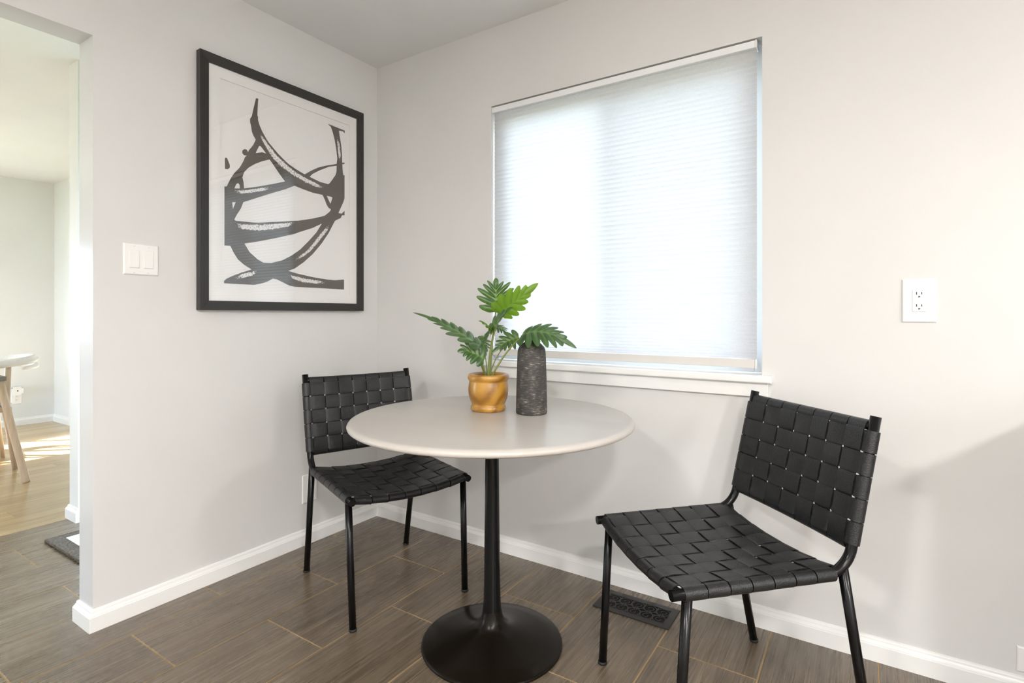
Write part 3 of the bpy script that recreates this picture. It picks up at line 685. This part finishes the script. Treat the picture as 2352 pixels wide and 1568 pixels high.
        for t in arc[::-1]:
            P_.append(back_p(S_BOT, y, ro*math.sin(t))-bd*ro*math.cos(t)); Nn.append(-bd*math.cos(t)+bn*math.sin(t))
        sd_ = (back_p(.2, y+.01, 0)-back_p(.2, y-.01, 0)).normalized()
        strip(bm, P_, Nn, sd_, PY_-GAP, TH, [min(w_, PY_-GAP) for w_ in Ws+[1e9]*(len(P_)-len(Ws))]); finish_strap(bm, 'back_strap', root)
    return root
make_chair('woven_chair', (2.0345, -.3258, 0), 3.93334, 'black woven leather chair in front, angled beside the floor vent')
make_chair('woven_chair', (.3996, -.4357, 0), -.3523, 'black woven leather chair in the room corner, partly behind the table')

# ------------------------------------------------------------------ vase
vs_ = empty('bottle_vase', (1.283, -.486, TZ)); tag(vs_, 'dark charcoal scratched bottle vase on the table beside the potted plant', 'vase')
bm = bmesh.new()
lathe(bm, [(0, 0), (.050, 0), (.0525, .002), (.0535, .008), (.0528, .06), (.0512, .12), (.0493, .18), (.0482, .207), (.0465, .219), (.0415, .229), (.033, .2375), (.0235, .2445), (.0195, .250), (.0185, .262), (.0155, .262), (.0155, .25), (.02, .235), (.04, .2), (.045, .02), (0, .015)], 72)
mesh_obj('body', bm, M['vase'], vs_, True)

# ------------------------------------------------------------------ potted plant
PX0, PY0 = 1.126, -.521; DP = 1.904
pp = empty('potted_plant', (PX0, PY0, TZ)); tag(pp, 'green lobed leaf plant in a turned wooden pot on the table', 'potted plant')
PINV = Matrix.Translation(-Vector(pp.location))
bm = bmesh.new(); pf = .965
lathe(bm, [(r*pf, z*pf) for r, z in ((0, 0), (.056, 0), (.061, .003), (.0640, .008), (.0640, .015), (.0615, .020), (.0595, .023), (.0635, .032), (.069, .046), (.0725, .062), (.0735, .078), (.0715, .096), (.0695, .106), (.0690, .109), (.0725, .1125), (.0755, .118), (.0760, .124), (.0745, .130), (.0715, .1335), (.0665, .1345), (.060, .1325), (.0565, .128), (.0555, .118), (.0555, .09), (0, .088))], 80)
mesh_obj('pot', bm, M['potwood'], pp, True)
bm = bmesh.new(); lathe(bm, [(0, .121), (.02, .1195), (.04, .120), (.0535, .117), (.0535, .110), (0, .110)], 40)
for v in bm.verts: v.co.z += random.uniform(-.0015, .0015)
mesh_obj('soil', bm, M['soil'], pp, True)
def ppart(o): o.parent = pp; o.matrix_parent_inverse = PINV; return o
def stem(pts, r0, r1):
    P_ = bez([at(*p) for p in pts], 14); ppart(tubeobj('stem', P_, [r0+(r1-r0)*i/14 for i in range(15)], M['stem'], None, 10))
def leaf(pts, width, up, lobes=5, notch=.30, fold=.15, curl=.2, ripple=.16, tip=.26, asym=(1, 1), backlit=False):
    """pts: midrib control points (px,py,depth); up: rough normal; rulings fan out from the midrib and end in lobes"""
    up = Vector(up).normalized(); C = [at(*p) for p in pts]; per = 14; n = lobes*per+per//2; m = 60; mid = bez(C, m)
    Lg = sum((b-a).length for a, b in zip(mid, mid[1:]))
    def M_(x):      # midrib point and tangent at length fraction x (may run past the ends)
        q = min(max(x, 0), 1)*m; i = min(int(q), m-1); p = mid[i].lerp(mid[i+1], q-i); tg = (mid[min(i+2, m)]-mid[max(i-1, 0)]).normalized()
        return p, tg
    bm = bmesh.new(); lay = bm.verts.layers.float.new('rib'); cols = 7
    for side in (1, -1):
        V = []; jit = [random.uniform(.78, 1.12) for _ in range(lobes+3)]; jit[0] = 1
        for i in range(n+1):
            s_ = i/n; ph = (n-i)/per                       # ph = 0 at the tip
            lob = abs(math.cos(PI*ph))**.85
            ang = math.radians(100-72*s_**.6) if s_ < .9 else math.radians(100-72*.9**.6)*(1-s_)/.1
            env = (.62+.55*math.sin(PI*min(1, s_*1.05+.08)))*width/2
            if s_ > .86: env = env+(Lg*tip-env)*((s_-.86)/.14)
            nt_ = notch*(1.15 if s_ > .8 else 1)
            w = env*(nt_+(1-nt_)*lob*jit[int(ph+.5)])*(asym[0] if side > 0 else asym[1])
            x0 = Lg*(1-tip)*s_; row = []
            for k in range(cols+1):
                f = k/cols; y = w*f*math.sin(ang); x = x0+w*f*math.cos(ang)
                p, tg = M_(x/Lg)
                if x < 0: p = mid[0]+tg*x
                sv = tg.cross(up).normalized(); nv = sv.cross(tg).normalized()
                if nv.dot(up) < 0: nv = -nv
                z = fold*y - curl*(y/(width/2))**2*width*.25 + ripple*width*(lob-.5)*f*(1-f)*1.6
                v = bm.verts.new(p+sv*side*y+nv*z); v[lay] = max(0, 1-f*8)+(.5*(1-f) if lob > .96 else 0); row.append(v)
            V.append(row)
        for i in range(n):
            for k in range(cols):
                q = (V[i][k], V[i+1][k], V[i+1][k+1], V[i][k+1]); bm.faces.new(q if side > 0 else q[::-1])
    bmesh.ops.remove_doubles(bm, verts=bm.verts[:], dist=1e-6); bmesh.ops.recalc_face_normals(bm, faces=bm.faces[:])
    return ppart(mesh_obj('leaf', bm, M['leaf_backlit' if backlit else 'leaf'], None, True))
toC = tuple(-AX); U = (0, 0, 1)
def mixv(a, b, c, r=0): return tuple(Vector(U)*a + Vector(toC)*b + RX*c)
# stems
stem([(1121, 872, DP), (1124, 820, DP), (1129, 770, DP-.01), (1148, 722, DP-.03)], .0056, .0028)
stem([(1126, 872, DP+.012), (1128, 800, DP+.02), (1136, 740, DP+.02), (1139, 708, DP+.015)], .0030, .0018)
stem([(1117, 872, DP), (1108, 835, DP-.02), (1088, 800, DP-.05), (1062, 776, DP-.06)], .0040, .0022)
stem([(1116, 872, DP-.008), (1112, 840, DP-.03), (1106, 824, DP-.05), (1100, 820, DP-.06)], .0026, .0016)
stem([(1126, 872, DP-.006), (1142, 838, DP-.02), (1166, 800, DP-.03), (1197, 774, DP-.045)], .0040, .0022)
stem([(1123, 872, DP+.008), (1130, 840, DP+.03), (1140, 815, DP+.03), (1160, 795, DP+.03)], .0024, .0014)
stem([(1119, 872, DP+.008), (1118, 840, DP+.02), (1117, 822, DP+.02), (1109, 800, DP+.02)], .0022, .0014)
# leaves
leaf([(1102, 794, DP-.055), (1060, 765, DP-.06), (1015, 736, DP-.04), (947, 717, DP-.02)], .135, mixv(1, .28, .35), 6, .50, .10, .25)
leaf([(1113, 824, DP-.06), (1094, 812, DP-.075), (1072, 800, DP-.09), (1050, 808, DP-.10)], .092, mixv(.6, 1, .1), 4, .50, .1, .3)
leaf([(1094, 776, DP+.02), (1104, 784, DP+.01), (1112, 793, DP), (1119, 808, DP-.01)], .075, mixv(.6, .9, .5), 4, .45, .1, .3)
leaf([(1139, 716, DP+.015), (1139, 690, DP+.01), (1139, 665, DP+.005), (1139, 638, DP+.02)], .138, mixv(.25, 1, -.1), 5, .46, -.15, .0)
leaf([(1148, 722, DP-.03), (1165, 705, DP-.045), (1200, 680, DP-.05), (1237, 650, DP-.02)], .118, mixv(-.55, .85, .2), 5, .62, -.1, 0, backlit=True)
leaf([(1196, 771, DP-.05), (1228, 750, DP-.09), (1275, 762, DP-.11), (1325, 800, DP-.11)], .150, mixv(1, .62, -.05), 6, .55, -.05, .22)
leaf([(1192, 774, DP+.02), (1170, 778, DP+.01), (1152, 790, DP), (1130, 811, DP-.01)], .080, mixv(.5, 1, -.3), 5, .42, .1, .15)
leaf([(1130, 756, DP-.01), (1122, 748, DP-.02), (1112, 740, DP-.03), (1099, 737, DP-.04)], .062, mixv(.9, .35, 0), 3, .50, .1, .6, backlit=True)
leaf([(1133, 750, DP+.03), (1142, 748, DP+.03), (1152, 753, DP+.02), (1162, 765, DP+.01)], .062, mixv(.9, .5, .2), 4, .45, .1, .5)
leaf([(1127, 768, DP-.012), (1140, 740, DP-.03), (1155, 722, DP-.05), (1178, 705, DP-.07)], .070, mixv(.5, .45, -.75), 4, .6, .3, 0)
leaf([(1129, 756, DP-.012), (1124, 768, DP-.03), (1118, 778, DP-.045), (1112, 791, DP-.06)], .060, mixv(-.2, .8, -.9), 3, .65, .3, 0)

# ------------------------------------------------------------------ rug in the passage
rg = empty('rug', (-.80, -.68, 0)); tag(rg, 'dark braided rug with a white centre behind the wall end', 'rug')
bm = bmesh.new(); box(bm, -.262, .262, -.445, .445, .0003, .011); bmesh.ops.bevel(bm, geom=[e for e in bm.edges if all(v.co.z > .01 for v in e.verts)], offset=.005, segments=2, affect='EDGES'); mesh_obj('border', bm, M['rug_dark'], rg)
boxobj('centre_panel', (-.205, .205, -.385, .385, .0105, .0135), M['rug_white'], rg, .001, 1)
bm = bmesh.new()
for d in (.0,):
    tube(bm, [(-.262, -.445, .007), (.262, -.445, .007), (.262, .445, .007), (-.262, .445, .007), (-.262, -.445, .007)], .0065, 8, False)
mesh_obj('braided_edge', bm, M['rug_dark'], rg, True)

# ------------------------------------------------------------------ dining furniture beyond the doorway
dt = empty('dining_table', (-2.95, -1.75, 0)); tag(dt, 'grey topped dining table with splayed pale wood legs beyond the doorway', 'table')
boxobj('tabletop', (-.55, .50, -.85, .82, .662, .692), M['slab'], dt, .003, 1)
for sx, sy in ((1, 1), (-1, 1), (1, -1), (-1, -1)):
    top = Vector((sx*.470, sy*.792, .662)); foot = Vector((sx*.603, sy*.891, 0))
    tubeobj('leg', [top, top.lerp(foot, .3), top.lerp(foot, .98), foot], [.024, .021, .0215, .0205], M['pale'], dt, 18)
def din_chair(loc, rz, label, rail_mat):
    r = empty('dining_chair', loc, rz); tag(r, label, 'chair', 'dining chairs beyond the doorway')
    pts = [Vector((-.06+.31*math.cos(a), .285*math.sin(a), .738+.03*math.cos(a-PI))) for a in [PI*.32+PI*1.36*k/30 for k in range(31)]]
    lo = [Vector((p.x*1.04, p.y*1.0, p.z-.035-.02*math.cos(math.atan2(p.y, p.x)-PI))) for p in pts[9:-9]]
    tubeobj('lower_back_rail', lo, [.008+.012*math.sin(PI*k/12) for k in range(13)], rail_mat, r, 12)
    bm = bmesh.new(); tube(bm, pts, [.020+.010*math.sin(PI*k/30) for k in range(31)], 12); mesh_obj('arm_rail', bm, rail_mat, r, True)
    bm = bmesh.new(); box(bm, -.22, .24, -.235, .235, .445, .485); bmesh.ops.bevel(bm, geom=bm.edges[:], offset=.018, segments=3, affect='EDGES'); mesh_obj('seat_cushion', bm, M['stripe'], r, True)
    boxobj('seat_frame', (-.22, .235, -.235, .235, .408, .445), M['pale'], r, .006, 1)
    for sx, sy in ((1, 1), (1, -1)): tubeobj('leg', [Vector((.19, sy*.20, .41)), Vector((.235, sy*.235, 0))], [.021, .014], M['pale'], r, 14)
    for sy in (1, -1): tubeobj('leg', [Vector((-.20, sy*.235, .735)), Vector((-.19, sy*.215, .41)), Vector((-.235, sy*.235, 0))], [.016, .021, .014], M['pale'], r, 14)
    return r
din_chair((-3.06, -1.01, 0), -PI/2-.10, 'bentwood dining chair with a striped seat cushion just behind the grey dining table', M['white_wood'])
din_chair((-3.88, -1.32, 0), -.2, 'whitewashed bentwood dining chair on the far side of the dining table', M['white_wood'])

# ------------------------------------------------------------------ kitchen base cabinet beyond the right edge
kc = empty('base_cabinet', (3.7, -.30, 0)); tag(kc, 'white kitchen base cabinet against the window wall right of the cover plate', 'cabinet')
boxobj('body', (-.89, .89, -.28, .28, .09, .875), M['cabinet'], kc, .002, 1); boxobj('toe_kick', (-.88, .88, -.21, .27, 0, .09), M['slot'], kc)
for k in range(4):
    x = -.885+.4425*k; d_ = boxobj('door', (x+.004, x+.438, -.30, -.28, .11, .865), M['cabinet'], kc, .003, 1)
    tubeobj('handle', [(x+.39, -.325, .66), (x+.39, -.325, .80)], .006, M['black_metal'], d_, 10)
tag(boxobj('countertop', (2.79, 4.62, -.645, -.001, .876, .914), M['counter'], None, .004, 2), 'grey countertop on the white base cabinet right of the chair', 'countertop')
